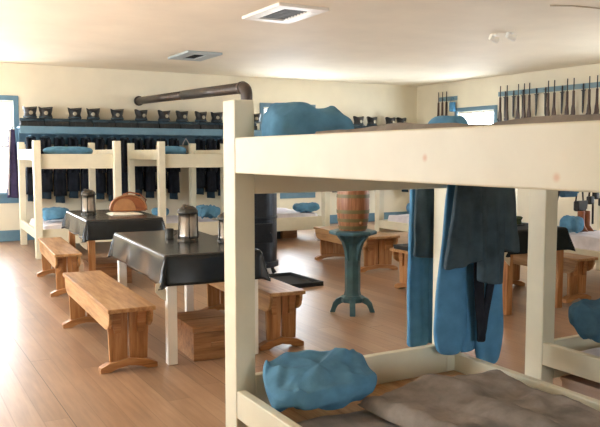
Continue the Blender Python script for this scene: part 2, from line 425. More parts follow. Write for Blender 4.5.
# back bunks
def sheets(lbl, x0, x1, y0, y1, z=.326, seed=1, th=.07, rz=0): return blanket('mattress', lbl, x0, x1, y0, y1, z, th, seed, SHEET, .015, cat='mattress', nx=20, ny=30, rz=rz)
def onbed(b): x, y = inb(b, .62, -1.0); return x - .52, x + .52, y - .80, y + .80
sheets('pale mattress on the lower bed of the leftmost back bunk', *onbed(BA), seed=11, th=.13, rz=R(-2.5))
pillow('pillow', 'blue pillow on the lower bed of the leftmost back bunk', *inb(BA, .40, -1.1), .57, .22, .17, .09, 2.2)
sheets('pale mattress on the lower bed of the second back bunk', *onbed(BB), seed=12, rz=R(-2.5))
pillow('pillow', 'teal pillow heap beside the front bunk post, on the second back bunk', *inb(BB, .94, -1.55), .535, .19, .17, .085, 6.2, rz=R(8), wr=.05)
pillow('pillow', 'small teal pillow behind the brown leather bag, on the second back bunk', *inb(BB, .26, -1.1), .53, .13, .15, .07, 16.2)
sheets('pale mattress on the lower bed below the back window', 5.66, 6.72, 11.12, 12.78, seed=13, th=.14)
pillow('pillow', 'teal pillow on the lower bed below the back window', 6.52, 11.3, .555, .24, .15, .075, 8.2)
sheets('rumpled pale sheet on the lower bed right of the barrel', 7.20, 8.26, 8.22, 9.88, seed=14, th=.17)
pillow('pillow', 'dark blue pillow on the lower bed right of the barrel', 7.75, 9.6, .61, .25, .17, .09, 12.2, PILLOWD)
sheets('bright white sheet on the lower bed behind the right table', 7.0, 8.06, 4.52, 6.2, seed=15, th=.22)
pillow('pillow', 'bright blue pillow at the far end of the white sheet, right side', 7.14, 6.02, .66, .12, .12, .09, 13.2, rz=R(5), wr=.03)
pillow('rolled_bedding', 'flat blue bedding roll on top of the leftmost back bunk', *inb(BA, .56, -1.5), 1.548, .36, .16, .068, 17.0, cat='bedding', wr=.006)
pillow('rolled_bedding', 'blue bedding roll on top of the second back bunk', *inb(BB, .38, -1.5), 1.555, .20, .15, .075, 19.0, cat='bedding', wr=.006)

# ------------------------------------------------------------------ benches
def bench(label, x, y, L, rz=0, wid=.31, group='plank trestle benches'):
    """root on the floor below the near end; runs towards +y"""
    t = thing('wooden_bench', label, 'bench', (x, y, 0), rz, group)
    H = .46; k = wid / 2
    MB().box(-k, k, 0, L, H - .03, H).build('seat', PINE, t, .006)
    for sx in (-1, 1):
        xa, xb = (sx * (k - .012), sx * (k - .037)); x0, x1 = min(xa, xb), max(xa, xb)
        pts = [(.03, H - .03), (.03, H - .07), (.05, H - .12), (.09, H - .15), (.14, H - .165), (L - .14, H - .165), (L - .09, H - .15), (L - .05, H - .12), (L - .03, H - .07), (L - .03, H - .03)]
        MB().prism(pts, 'x', x0, x1).build('apron', PINE, t, .004)
    fw = k + .035
    for yy in (.12, L - .16):
        s = MB()
        for sx in (-1, 1):
            a0, a1 = sorted((sx * .003, sx * (k * .88)))
            b0, b1 = sorted((sx * .009, sx * (k * .8)))
            s.prism([(b0, .07), (b1, .07), (a1, H - .03), (a0, H - .03)], 'y', yy, yy + .032)
        s.build('support', PINEZ, t, .003)
        f = [(-fw, 0), (-fw + .07, 0), (-fw + .12, .022), (0, .035), (fw - .12, .022), (fw - .07, 0), (fw, 0), (fw, .035), (fw - .06, .062), (.0, .088), (-fw + .06, .062), (-fw, .035)]
        MB().prism(f, 'y', yy - .02, yy + .052).build('foot', PINEX, t, .004)
        for sx in (-1, 1):
            br = [(sx * (k - .04), H - .03), (sx * (k - .04), H - .09), (sx * (k * .6), H - .19), (sx * (k * .35), H - .19), (sx * k * .35, H - .03)]
            MB().prism(br, 'y', yy - .026, yy - .002).build('bracket', PINEX, t, .002)
    return t
bench('pine trestle bench standing alone in the left foreground', 1.435, 4.85, 1.76, R(-2.2), .33)
bench('pine trestle bench at far left before the leftmost back bunk', 1.65, 7.84, 1.7, R(-4.5), .28)
bench('pine bench just right of the big front bunk post, its near end facing the viewer', 2.635, 4.84, 1.68, R(-3.6), .30)
bench('wide pine bench behind the blue barrel stand', 5.50, 7.56, 1.5, R(-4), .50)
bench('pine bench half hidden behind the hanging blue trousers', 4.86, 6.40, 1.4, R(-91), .36)
bench('pine bench at far right beside the right table', 6.13, 4.95, 1.2, R(-1), .30)

# ------------------------------------------------------------------ tables
def table(label, x, y, W, L, rz, mat, axmat, clothlabel, drop=.215, H=.785, seed=1, cmat=None):
    t = thing('wooden_table', label, 'table', (x, y, 0), rz, 'dining tables under dark cloths')
    MB().box(.02, W - .02, .02, L - .02, H - .03, H).build('tabletop', PINE, t, .004)
    for px in (.012, W - .082):
        for py in (.012, L - .082): MB().box(px, px + .07, py, py + .07, 0, H - .03).build('leg', mat, t, .004)
    MB().box(.083, W - .083, .03, .052, H - .14, H - .03).box(.083, W - .083, L - .052, L - .03, H - .14, H - .03).box(.03, .052, .083, L - .083, H - .14, H - .03).box(W - .052, W - .03, .083, L - .083, H - .14, H - .03).build('apron', axmat, t)
    # cloth
    mb = MB(); n = 64; m = 96; z0 = H + .006
    def fn(u, v):
        a = -drop + u * (W + 2 * drop); b_ = -drop + v * (L + 2 * drop)
        ox = max(0, -a, a - W); oy = max(0, -b_, b_ - L)
        sx = -1 if a < 0 else 1; sy = -1 if b_ < 0 else 1
        px = min(max(a, 0), W); py = min(max(b_, 0), L)
        if ox == 0 and oy == 0: return (px, py, z0 + .0015 * nz(a * 5, b_ * 5, seed))
        d = max(ox, oy); c = min(ox, oy)
        fold = .022 * math.sin((a * 9 if oy > ox else b_ * 9) + 3 * nz(a * 2, b_ * 2, seed)) * min(1, d / drop)
        out = .008 + .02 * d / drop
        if ox > oy: px += sx * (out + fold * .5 + .05 * c / drop); py += sy * c * .2
        elif oy > ox: py += sy * (out + fold * .5 + .05 * c / drop); px += sx * c * .2
        else: px += sx * (out + .05 * c / drop); py += sy * (out + .05 * c / drop)
        return (px, py, z0 - d - .012 * c / drop)
    mb.sheet(fn, n, m)
    cl = mb.build('tablecloth', cmat or OILC, None, smooth=True, solid=.004, loc=(x, y, 0), rz=rz)
    tag(cl, clothlabel, 'tablecloth', 'dark table cloths')
    # the pale underside showing where the near left corner of the cloth turns over
    zz = z0 - drop * 1.22
    zz = z0 - drop
    q = MB().prism([(-.085, zz + .03), (-.03, zz + .03), (-.01, zz - .03), (-.015, zz - .10), (-.05, zz - .075), (-.09, zz - .03)], 'y', -.045, -.040)
    c = q.build('turned_corner', BACKC, cl, .001); c['label'] = 'pale turned-up corner of the cloth'
    return t
table('white-legged dining table in the front left, under a black cloth', 1.70, 4.92, .72, 1.68, R(-3.6), WHITEP, WHITEP, 'black oilcloth on the front white-legged table', seed=1)
table('pine-legged dining table farther back on the left', 1.885, 7.98, .82, 1.5, R(-4), PINEZ, PINEX, 'black oilcloth on the rear left table under the brown bag', seed=2)
table('pine-legged dining table on the right behind the bunk post', 5.0, 4.93, .76, 1.2, R(-1), PINEZ, PINEX, 'dark green-black cloth on the right table', seed=3, cmat=CLOTHB)

# ------------------------------------------------------------------ lanterns, cup, bag
def lantern(label, x, y, z, rz=0, s=1.0):
    t = thing('tin_lantern', label, 'lantern', (x, y, z), rz, 'tin lanterns on the tables'); t.scale = (s, s, s)
    oc = lambda r, z: (r, z)
    MB().lathe([(.088, 0), (.088, .012), (.082, .02), (.078, .03)], 12).build('base', TIND, t)
    MB().lathe([(.080, .03), (.080, .05), (.076, .055), (.072, .225)], 48, f=lambda a, z: 1 + .02 * math.cos(10 * a)).build('body', TIN, t, smooth=True)
    for k in range(5):
        a = 2 * math.pi * (k + .3) / 5
        MB().tube([(.083 * math.cos(a), .083 * math.sin(a), .02), (.078 * math.cos(a), .078 * math.sin(a), .232)], .006, 6).build('post', TIND, t, smooth=True)
    MB().lathe([(.080, .225), (.085, .23), (.085, .245), (.074, .265), (.045, .285), (.02, .29)], 20).build('roof', TIND, t)
    MB().tube([(-.05, -.02, .27), (-.055, -.022, .30)], .014, 10).build('knob', TIND, t)
    MB().tube([(.055 * math.cos(a), .0 + .02 * math.sin(a), .262 + .03 * math.sin(a)) for a in [math.pi * i / 8 for i in range(9)]], .004, 6).build('ring_handle', TIND, t, smooth=True)
    return t
lantern('large tin lantern on the front black-clothed table', 2.155, 5.68, .793, R(20), 1.0)
lantern('tin lantern on the rear left table beside the brown bag', 2.10, 8.80, .793, R(10), 1.0)
lantern('tin lantern almost hidden by the big front bunk post', 2.40, 5.47, .793, R(30), .8)
t = thing('tin_cup', 'small dark tin cup next to the large front lantern', 'cup', (2.085, 5.93, .793))
MB().lathe([(.034, 0), (.036, .004), (.036, .08), (.033, .08), (.032, .008)], 16).build('body', TIND, t, smooth=False)
MB().tube([(.036, 0, .065), (.058, 0, .06), (.06, 0, .035), (.037, 0, .02)], .004, 6).build('handle', TIND, t, smooth=True)
# white cloth and the half round bag
o = blanket('napkin', 'crumpled white cloth under the brown bag on the rear table', 2.28, 2.66, 8.45, 8.75, 0.7935, .02, 31, SHEET, .012, cat='cloth', nx=24, ny=20); o.data.materials[0] = fabric('white_linen', (.75, .70, .58), .1)
t = thing('leather_bag', 'orange-brown half-round leather bag on the rear left table', 'bag', (2.52, 8.62, .832), R(-6))
half = [(.215 * math.cos(a) * (1 if math.cos(a) < 0 else 1), .185 * math.sin(a) ** .85) for a in [i * math.pi / 16 for i in range(17)]]
half[0] = (.215, 0); half[-1] = (-.215, 0)
MB().prism(half, 'y', -.05, .09).build('body', BROWNL, t, .018)
MB().tube([(p[0] * 1.0, -.052, p[1] * 1.0 + .004) for p in half], .008, 8).build('piping', TANL, t, smooth=True)
MB().prism([(p[0] * .62 - .05, p[1] * .78 + .004) for p in half], 'y', -.066, -.051).build('flap', TANL, t, .006)
MB().box(-.2, .2, -.062, .0, -.006, .028).build('bottom_band', BROWNL, t, .006)
MB().tube([(.19, .02, .06), (.225, .03, .12), (.15, .04, .19), (.03, .05, .215), (-.05, .05, .19)], .009, 8).build('strap', BROWNL, t, smooth=True)

# chests under the tables
def chest(label, x, y, W, D, H, rz=0):
    t = thing('wooden_chest', label, 'chest', (x, y, 0), rz, 'low plank chests under the tables')
    MB().box(0, W, 0, D, 0, H - .045).build('body', CHESTX, t, .005)
    MB().box(-.008, W + .008, -.008, D * .48, H - .042, H).box(-.008, W + .008, D * .48 + .004, D + .008, H - .042, H).build('lid', CHESTX, t, .005)
    MB().box(W * .5 - .05, W * .5 + .05, -.014, 0, H * .4, H * .4 + .03).build('handle', CHESTX, t, .004)
    return t
chest('brown plank chest under the front white-legged table', 1.905, 4.93, .36, .55, .25, R(-3))
chest('brown plank chest under the rear left table', 2.02, 8.40, .46, .5, .25, R(-3))

# ------------------------------------------------------------------ stove
t = thing('iron_stove', 'tall dark cylindrical iron stove behind the front bunk post', 'stove', (4.0, 8.3, 0))
MB().lathe([(.30, .10), (.335, .11), (.335, .17), (.315, .18), (.315, .70), (.322, .71), (.322, .73), (.315, .74), (.315, 1.26), (.335, 1.27), (.335, 1.31), (.28, 1.35), (.10, 1.37)], 40).build('body', IRON, t)
for a in (45, 135, 225, 315):
    p = Vector((.26 * math.cos(R(a)), .26 * math.sin(R(a)), 0))
    MB().tube([(p.x * 1.15, p.y * 1.15, .02), (p.x * 1.05, p.y * 1.05, .07), (p.x, p.y, .13)], [.03, .022, .028], 10).build('leg', IRON, t, smooth=True)
d = MB().box(-.13, .13, -.335, -.30, .42, .66).build('door', IRON, t, .01)
MB().tube([(.09, -.34, .54), (.09, -.365, .54), (.09, -.365, .49)], .009, 8).build('handle', IRON, d, smooth=True)
px = .0; py = .13
arc = [(px, py, 1.36), (px, py, 2.24)]
e = [(px, py + .10 - .10 * math.cos(a), 2.24 + .10 * math.sin(a)) for a in [i * math.pi / 2 / 6 for i in range(1, 7)]]
pip = MB().tube(arc + e, .075, 20).build('riser_pipe', PIPE, t, smooth=True)
y_end = BY - 8.3 - .02
MB().tube([(px, py + .10, 2.34), (px + .09, 2.6, 2.415)], .071, 20).tube([(px + .09, 2.6, 2.415), (px + .18, y_end, 2.49)], .066, 20).build('wall_pipe', PIPE, t, smooth=True)
MB().tube([(px + .178, y_end - .03, 2.49), (px + .18, y_end, 2.49)], .09, 20).build('wall_collar', PIPE, t)
MB().tube([(px, py + .10, 2.34), (px, py + .16, 2.341)], .082, 20).build('elbow_band', PIPE, t)
t = thing('stove_tray', 'black iron floor tray in front of the tall stove', 'tray', (3.6, 7.12, 0))
MB().box(0, .74, 0, .78, 0, .012).build('plate', DARK, t)
MB().box(0, .74, 0, .03, .012, .05).box(0, .74, .75, .78, .012, .05).box(0, .03, .03, .75, .012, .05).box(.71, .74, .03, .75, .012, .05).build('rim', DARK, t, .004)

# ------------------------------------------------------------------ barrel on its stand
sx, sy = 3.845, 5.78
t = thing('barrel_stand', 'teal-painted pedestal stand with curved feet under the barrel', 'stand', (sx, sy, 0), R(12))
MB().lathe([(.19, .745), (.225, .75), (.228, .775), (.21, .785)], 8).build('top', TEALP, t, .003)
MB().lathe([(.085, .13), (.085, .16), (.075, .20), (.075, .62), (.085, .66), (.12, .70), (.15, .745)], 8).build('column', TEALP, t, .004)
for k in range(4):
    a = k * math.pi / 2; M = Matrix.Rotation(a, 4, 'Z')
    MB().prism([(.065, .50), (.082, .50), (.10, .60), (.135, .68), (.19, .735), (.19, .745), (.065, .745)], 'y', -.018, .018, M).build('bracket', TEALP, t, .003)
MB().lathe([(.11, .10), (.12, .11), (.12, .145), (.095, .165)], 8).build('collar', TEALP, t, .003)
for k in range(4):
    a = k * math.pi / 2 + math.pi / 4; M = Matrix.Rotation(a, 4, 'Z')
    pts = [(.06, .14), (.11, .15), (.15, .13), (.185, .09), (.20, .04), (.215, 0), (.165, 0), (.155, .035), (.135, .07), (.10, .09), (.06, .095)]
    MB().prism(pts, 'y', -.026, .026, M).build('foot', TEALP, t, .005)
t = thing('barrel', 'small oak barrel standing on the teal pedestal', 'barrel', (sx, sy, .787))
def br(z): return .126 + .028 * (1 - ((z - .25) / .25) ** 2)
nst = 16
MB().lathe([(br(.5 * i / 20), .5 * i / 20) for i in range(21)], nst * 6, f=lambda a, z: 1 - .012 * (abs(((a / (2 * math.pi) * nst) % 1) - .5) > .44)).build('staves', STAVE, t)
MB().lathe([(.112, .488), (.112, .501)], 32).build('head', STAVE, t)
for z, h in ((.015, .03), (.085, .028), (.165, .03), (.31, .03), (.39, .028), (.455, .03)):
    MB().lathe([(br(z) + .003, z), (br(z + h) + .003, z + h)], 48).build('hoop', HOOP, t, solid=.003)
tp = MB().tube([(-.02, -.15, .08), (-.03, -.20, .078)], .012, 8).build('bung', STAVE, t)

# ------------------------------------------------------------------ hanging uniforms at the nearest bunk
def drape(mb, cx, y, z0, z1, wt, wb, dt, db, seed, folds=5, amp=.012, nu=44, nv=26, skew=0.0, hem=0.0, blunt=0.0):
    """closed cloth tube from z1 (top) to z0"""
    def fn(u, v):
        th = 2 * math.pi * u
        w_ = (wt + (wb - wt) * v ** .7) / 2; d = (dt + (db - dt) * v) / 2
        if blunt and v > 1 - blunt:
            k = (v - 1 + blunt) / blunt; w_ *= math.sqrt(max(.02, 1 - k * k * .75))
        c = math.cos(th); s_ = math.sin(th)
        x = w_ * math.copysign(abs(c) ** .8, c); rip = amp * math.sin(folds * x / max(w_, .01) * 3.1 + seed * 4 + 1.5 * nz(x * 3, v * 2, seed)) * min(1, .25 + v)
        yy = d * math.copysign(abs(s_) ** .8, s_) + rip
        zz = z1 + (z0 - z1) * v + hem * x * v + .012 * nz(x * 9, seed, v * 5)
        return (cx + x + skew * v + .008 * nz(seed, v * 4, 1), y + yy, zz)
    return mb.loop(fn, nu, nv)
# right pair, in front of the far right post
t = thing('wool_trousers', 'blue wool trousers hanging right of the near bunk post', 'trousers', (0, 0, 0))
drape(MB(), 2.615, 2.95, .435, 1.40, .09, .24, .03, .07, 1.0, 1, .008, skew=-.03, blunt=.2).build('trouser_leg', TROUS, t, smooth=True, sub=1)
drape(MB(), 2.845, 2.945, .345, 1.40, .14, .22, .03, .075, 2.0, 1, .008, skew=.0, blunt=.25).build('trouser_leg', TROUS, t, smooth=True, sub=1)
drape(MB(), 2.72, 2.955, .43, 1.40, .22, .20, .02, .035, 2.6, 2, .006, blunt=.15).build('seat_panel', TROUS, t, smooth=True, sub=1)
t = thing('wool_coat', 'charcoal blue coat hanging over the blue trousers right of the bunk post', 'coat', (0, 0, 0))
drape(MB(), 2.60, 2.84, .93, 1.41, .13, .25, .05, .07, 3.1, 2, .014, skew=-.03, hem=.2).build('left_front', NAVY2, t, smooth=True, sub=1)
drape(MB(), 2.745, 2.835, .82, 1.41, .18, .18, .05, .075, 4.1, 2, .016, hem=-.2).build('right_front', NAVY2, t, smooth=True, sub=1)
drape(MB(), 2.855, 2.845, .98, 1.41, .10, .12, .05, .07, 4.7, 1, .010, skew=.045, hem=-.2).build('sleeve', NAVY2, t, smooth=True, sub=1)
drape(MB(), 2.70, 2.87, .50, 1.0, .08, .055, .02, .02, 5.7, 1, .004, skew=.035).build('coat_tail', NAVY, t, smooth=True, sub=1)
drape(MB(), 2.82, 2.868, .52, .95, .06, .045, .02, .02, 6.1, 1, .004, skew=-.09).build('coat_tail', NAVY, t, smooth=True, sub=1)
# left pair, on the far face of the end board
t = thing('wool_trousers', 'blue wool trousers hanging left of the near bunk post', 'trousers', (0, 0, 0))
drape(MB(), 2.62, 3.27, .40, 1.38, .12, .15, .05, .06, 6.0, 2, .008).build('trouser_leg', TROUS, t, smooth=True, sub=1)
drape(MB(), 2.735, 3.28, .41, 1.38, .10, .12, .05, .06, 6.6, 2, .008).build('trouser_leg', TROUS, t, smooth=True, sub=1)
t = thing('wool_coat', 'charcoal blue coat hanging left of the near bunk post', 'coat', (0, 0, 0))
drape(MB(), 2.655, 3.20, .92, 1.42, .20, .25, .05, .055, 7.1, 3, .010, hem=-.05).build('coat_body', NAVY2, t, smooth=True, sub=1)
drape(MB(), 2.745, 3.182, .99, 1.42, .08, .10, .03, .035, 7.9, 1, .006).build('sleeve', NAVY2, t, smooth=True, sub=1)

# ------------------------------------------------------------------ shelf on the back wall
def shelf(label, x0, x1, z, pegs):
    t = thing('hat_shelf', label, 'shelf', (x0, BY, z))
    L = x1 - x0
    MB().box(0, L, -.36, -.022, -.03, 0).build('shelf_board', BLUEP, t, .004)
    MB().box(0, L, -.385, -.36, -.12, 0.004).build('front_rail', BLUEP, t, .004)
    MB().box(0, L, -.022, -.001, -.30, -.03).build('wall_board', BLUEP, t, .004)
    k = int(L / 1.3) + 1
    for i in range(k + 1):
        x = .04 + (L - .08) * i / k
        MB().prism([(-.022, -.30), (-.04, -.30), (-.075, -.12), (-.075, -.03), (-.022, -.03)], 'x', x - .015, x + .015).build('bracket', BLUEP, t)
    for x in pegs: MB().tube([(x - x0, -.02, -.149), (x - x0, -.26, -.149)], .011, 6).build('peg', BLUEP, t)
    return t
SZ = 1.975
cxs = [2.22 + .232 * i for i in range(12)] + [5.30, 5.53, 5.76, 6.0, 6.24, 6.47]
cxr = (8.4, 8.75, 9.1, 9.5, 9.9, 10.25)
shelf('long blue wall shelf with pegs left of the back window', 2.02, 6.56, SZ, cxs + [5.03])
shelf('blue wall shelf right of the back window', 8.2, 10.5, SZ, cxr)
# knapsacks
def make_knapsack():
    t = thing('knapsack', '', 'knapsack', (0, 0, 0), 0, 'black knapsacks packed on the back shelf')
    MB().box(-.195, .195, -.10, .10, 0, .085).build('body', DARK, t, .015)
    MB().tube([(-.198, -.01, .105), (.198, -.01, .105)], .034, 12).build('rolled_coat', NAVY2, t, smooth=True)
    for x in (-.09, .09): MB().box(x - .012, x + .012, -.105, -.10, .005, .085).build('strap', BLACKL, t)
    return t
ORD = ['first', 'second', 'third', 'fourth', 'fifth', 'sixth', 'seventh', 'eighth', 'ninth', 'tenth', 'eleventh', 'twelfth', 'thirteenth', 'fourteenth', 'fifteenth', 'sixteenth', 'seventeenth', 'eighteenth', 'nineteenth', 'twentieth']
def make_hat():
    t = thing('shako_hat', '', 'hat', (0, 0, 0), 0, 'dark military hats on the back shelf')
    def f(a, z): return 1 + (.12 * abs(math.cos(a)) if z > .12 else 0)
    mb = MB().lathe([(.105, 0), (.108, .03), (.094, .08), (.098, .13), (.108, .16), (.10, .165)], 24, f=f)
    for v in mb.bm.verts:
        if v.co.z > .155: v.co.z += .035 * (abs(v.co.x) / .1) ** 2 - .01
    mb.build('crown', BLACKL, t, smooth=False)
    MB().lathe([(.110, .004), (.111, .028)], 24).build('band', NAVY2, t, solid=.004)
    MB().prism([(-.09, -.06), (-.07, -.135), (0, -.155), (.07, -.135), (.09, -.06)], 'z', .0, .008).build('visor', BLACKL, t, .002)
    bd = MB().lathe([(.001, 0), (.034, .002), (.034, .007), (.012, .012)], 12, Matrix.Translation((0, -.096, .085)) @ Matrix.Rotation(R(90), 4, 'X')).build('badge', BADGE, t); bd['label'] = 'pale metal badge'
    return t
hat0 = None; ks0 = None
hx = [2.21, 2.47, 2.96, 3.28, 3.71, 4.15, 4.59, 4.94, 5.32, 5.65, 6.47]
rng = random.Random(4)
kx = [2.24 + .405 * i for i in range(11)]
for i, x in enumerate(kx):
    lab = 'black knapsack on the left back shelf, %s from its left end' % ORD[i]
    if ks0 is None: ks0 = make_knapsack(); ks0.location = (x, BY - .235, SZ + .004); ks0['label'] = lab; KIDS[ks0.name] = [o for o in bpy.data.objects if o.parent == ks0]
    else: dup(ks0, (x, BY - .235, SZ + .004), R(rng.uniform(-3, 3)), lab)
def near_top(x, xs): return min(abs(x - k) for k in xs) < .19
for i, x in enumerate(hx):
    lab = 'dark peaked hat with pale badge on the left back shelf, %s from the left' % ORD[i]
    loc = (x, BY - .235 - .01, SZ + .145); rz = R(rng.uniform(-18, 18))
    if i == 10: lab = 'dark hat on the back shelf, just right of the big front bunk post'
    if i == 5: loc = (x, BY - .245, SZ + .145)
    if hat0 is None: hat0 = make_hat(); hat0.location = loc; hat0['label'] = lab; KIDS[hat0.name] = [o for o in bpy.data.objects if o.parent == hat0]
    else: dup(hat0, loc, rz, lab)
for i, x in enumerate((8.5, 8.92, 9.34, 9.76, 10.18)):
    dup(ks0, (x, BY - .235, SZ + .004), 0, 'black knapsack on the right back shelf, %s from its left end' % ORD[i])
for i, x in enumerate((8.95, 9.3, 9.80, 10.1)):
    dup(hat0, (x, BY - .24, SZ + .145), R(rng.uniform(-15, 15)), 'dark hat right of the blue upper pillow, %s from the left' % ORD[i])
# coats below the shelf
def make_coat(seed, h=1.02, trim=True):
    t = thing('wool_coat', '', 'coat', (0, 0, 0), 0, 'dark coats hanging under the back shelf')
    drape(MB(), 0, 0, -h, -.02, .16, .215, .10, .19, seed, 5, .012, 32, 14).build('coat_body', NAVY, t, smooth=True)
    for s in (-1, 1): drape(MB(), s * .052, -.085, -.64, -.05, .05, .065, .06, .08, seed + s, 1, .006, 14, 10, skew=s * .012).build('sleeve', NAVY, t, smooth=True)
    MB().tube([(-.05, -.03, -.02), (0, -.05, -.018), (.05, -.03, -.02), (0, .02, -.02)], .016, 8, True).build('collar', NAVY2, t, smooth=True)
    drape(MB(), .0, .0, -h - .12, -h + .1, .15, .16, .08, .10, seed + 9, 4, .008, 28, 6).build('trousers_hem', HEM, t, smooth=True)
    return t
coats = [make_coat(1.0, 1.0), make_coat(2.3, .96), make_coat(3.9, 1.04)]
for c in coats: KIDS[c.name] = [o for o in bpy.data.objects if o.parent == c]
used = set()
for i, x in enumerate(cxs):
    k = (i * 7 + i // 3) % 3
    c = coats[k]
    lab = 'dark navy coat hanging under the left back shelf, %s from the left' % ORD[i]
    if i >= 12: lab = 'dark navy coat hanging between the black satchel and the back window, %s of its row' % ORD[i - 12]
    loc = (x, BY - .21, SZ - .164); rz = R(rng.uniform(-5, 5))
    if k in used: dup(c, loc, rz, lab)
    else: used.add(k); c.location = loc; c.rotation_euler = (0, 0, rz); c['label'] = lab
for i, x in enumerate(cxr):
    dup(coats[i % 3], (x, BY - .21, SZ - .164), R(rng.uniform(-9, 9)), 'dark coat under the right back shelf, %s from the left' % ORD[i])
# purple-blue coat at the shelf end by the left window
t = thing('wool_coat', 'violet-blue coat with pale edging at the shelf end beside the left window', 'coat', (1.90, 13.22, 1.92))
drape(MB(), 0, 0, -1.15, 0, .10, .20, .07, .14, 11.0, 3, .02, 24, 14).build('coat_body', fabric('violet_wool', (.05, .04, .10), .3), t, smooth=True)
MB().tube([(-.03, -.05, -.02), (-.06, -.075, -.4), (-.085, -.08, -1.1)], .012, 6).build('edging', SHEET, t, smooth=True)
MB().tube([(.0, .0, -.01), (.03, .0, .05), (.08, 0, .066), (.135, .0, .0625)], .006, 6).build('hanger', BLUEP, t, smooth=True)
# satchel in the gap
t = thing('satchel', 'black satchel hanging in the gap between the coats on the back wall', 'bag', (5.03, 13.30, 1.302))
MB().box(-.13, .13, -.05, .05, 0, .22).build('body', BLACKL, t, .03)
MB().prism([(-.135, .23), (.135, .23), (.12, .1), (.0, .06), (-.12, .1)], 'y', -.062, -.052).build('flap', BLACKL, t, .004)
MB().tube([(-.12, 0, .2), (-.05, .0, .42), (0, .0, .50), (.05, .0, .42), (.12, 0, .2)], .010, 6).build('strap', SHEET, t, smooth=True)

# ------------------------------------------------------------------ musket racks on the right wall
def rack(label, y0, y1, z, pegs):
    t = thing('musket_rack', label, 'rack', (RX, y0, z))
    L = y1 - y0
    MB().box(-.03, -.001, 0, L, -.045, .045).build('back_rail', RACKP, t, .004)
    MB().box(-.03, -.001, 0, L, -.62, -.55).build('lower_rail', BLUEP, t, .004)
    MB().box(-.17, -.001, 0, L, -.945, -.925).build('butt_ledge', BLUEP, t, .004)
    for y in pegs: MB().tube([(-.03, y - y0, -.01), (-.095, y - y0, -.006)], .011, 6).build('peg', RACKP, t)
    return t
rack('long blue rack of muskets high on the right wall', 7.6, 10.9, 2.69, [y + .035 for y in (10.67, 10.45, 10.21, 9.88, 9.66, 9.28, 8.82, 8.35)])
rack('short blue rack beside the right window corner', 12.12, 12.72, 2.70, (12.19, 12.53))
def make_musket():
    t = thing('musket', '', 'musket', (0, 0, 0), 0, 'muskets standing in the wall racks')
    M = Matrix.Identity(4)
    MB().prism([(-.05, -.95), (.055, -.95), (.05, -.62), (.032, -.40), (.02, -.34), (.016, -.1), (-.016, -.1), (-.02, -.36), (-.035, -.46)], 'x', -.018, .018).build('stock', GUNW, t, .006)
    MB().tube([(0, 0, -.55), (0, 0, .12)], .010, 10).build('barrel', GUNM, t, smooth=True)
    MB().box(-.022, -.016, -.03, .03, -.60, -.54).tube([(-.02, .03, -.56), (-.02, .045, -.53), (-.02, .035, -.51)], .007, 6).build('lock', GUNM, t)
    MB().tube([(0, -.02, -.62), (0, -.045, -.60), (0, -.045, -.56), (0, -.02, -.54)], .005, 6).build('trigger_guard', GUNM, t, smooth=True)
    return t
def make_scabbard():
    t = thing('bayonet_scabbard', '', 'scabbard', (0, 0, 0), 0, 'bayonets in short scabbards in the rack')
    MB().prism([(-.022, 0), (.022, 0), (.014, -.36), (.0, -.40), (-.010, -.36)], 'x', -.012, .012).build('sheath', BLACKL, t, .003)
    MB().tube([(0, 0, 0), (0, 0, .12)], .014, 8).build('grip', GUNM, t, smooth=True)
    MB().box(-.012, .012, -.04, .04, -.005, .012).build('guard', GUNM, t)
    return t
mk = None
ly = [10.75, 10.57, 10.28, 10.13, 10.0, 9.55, 9.41, 9.12, 8.98, 8.65, 8.49, 8.2, 7.9]
for i, y in enumerate(ly):
    lab = 'dark musket upright in the long right-wall rack, %s from its left end' % ORD[i]
    loc = (RX - .115, y, 2.717)
    if mk is None: mk = make_musket(); mk.location = loc; mk['label'] = lab; KIDS[mk.name] = [o for o in bpy.data.objects if o.parent == mk]
    else: dup(mk, loc, 0, lab)
for i, y in enumerate((12.60, 12.47, 12.34)):
    dup(mk, (RX - .115, y, 2.727), 0, 'musket in the short corner rack, %s from its left end' % ORD[i])
sb0 = None
for i, y in enumerate([10.67, 10.45, 10.21, 9.88, 9.66, 9.28, 8.82, 8.35]):
    lab = 'short scabbard hanging in the long musket rack, %s from the left' % ORD[i]
    loc = (RX - .062, y, 2.61)
    if sb0 is None: sb0 = make_scabbard(); sb0.location = loc; sb0['label'] = lab; KIDS[sb0.name] = [o for o in bpy.data.objects if o.parent == sb0]
    else: dup(sb0, loc, 0, lab)
t = thing('haversack', 'blue haversack hanging at the right end of the short corner rack', 'bag', (RX - .08, 12.19, 2.413))
MB().box(-.04, .04, -.07, .07, 0, .2).build('body', TROUS, t, .02)
MB().tube([(0, -.06, .19), (0, -.028, .297), (0, 0, .303), (0, .028, .297), (0, .06, .19)], .006, 6).build('strap', TROUS, t, smooth=True)

# ------------------------------------------------------------------ gear hanging on the far end of the right bunk
ey = 6.19
t = thing('haversack', 'teal haversack hanging above the white bed at the right', 'bag', (7.26, ey, .98))
MB().box(-.13, .13, -.05, .04, 0, .17).build('body', PILLOWD, t, .03)
MB().prism([(-.135, .175), (.135, .175), (.125, .05), (-.125, .05)], 'y', -.062, -.05).build('flap', PILLOWD, t, .004)
MB().tube([(-.12, 0, .15), (-.06, 0, .3), (-.02, 0, .37), (.05, 0, .3), (.12, 0, .15)], .009, 6).build('strap', BLACKL, t, smooth=True)
t = thing('cartridge_pouch', 'black cartridge pouch on a strap between the haversack and dark belts', 'bag', (7.47, ey, .80))
MB().box(-.08, .08, -.05, .03, 0, .13).build('body', BLACKL, t, .02)
MB().prism([(-.083, .135), (.083, .135), (.075, .03), (0, .01), (-.075, .03)], 'y', -.06, -.05).build('flap', BLACKL, t, .003)
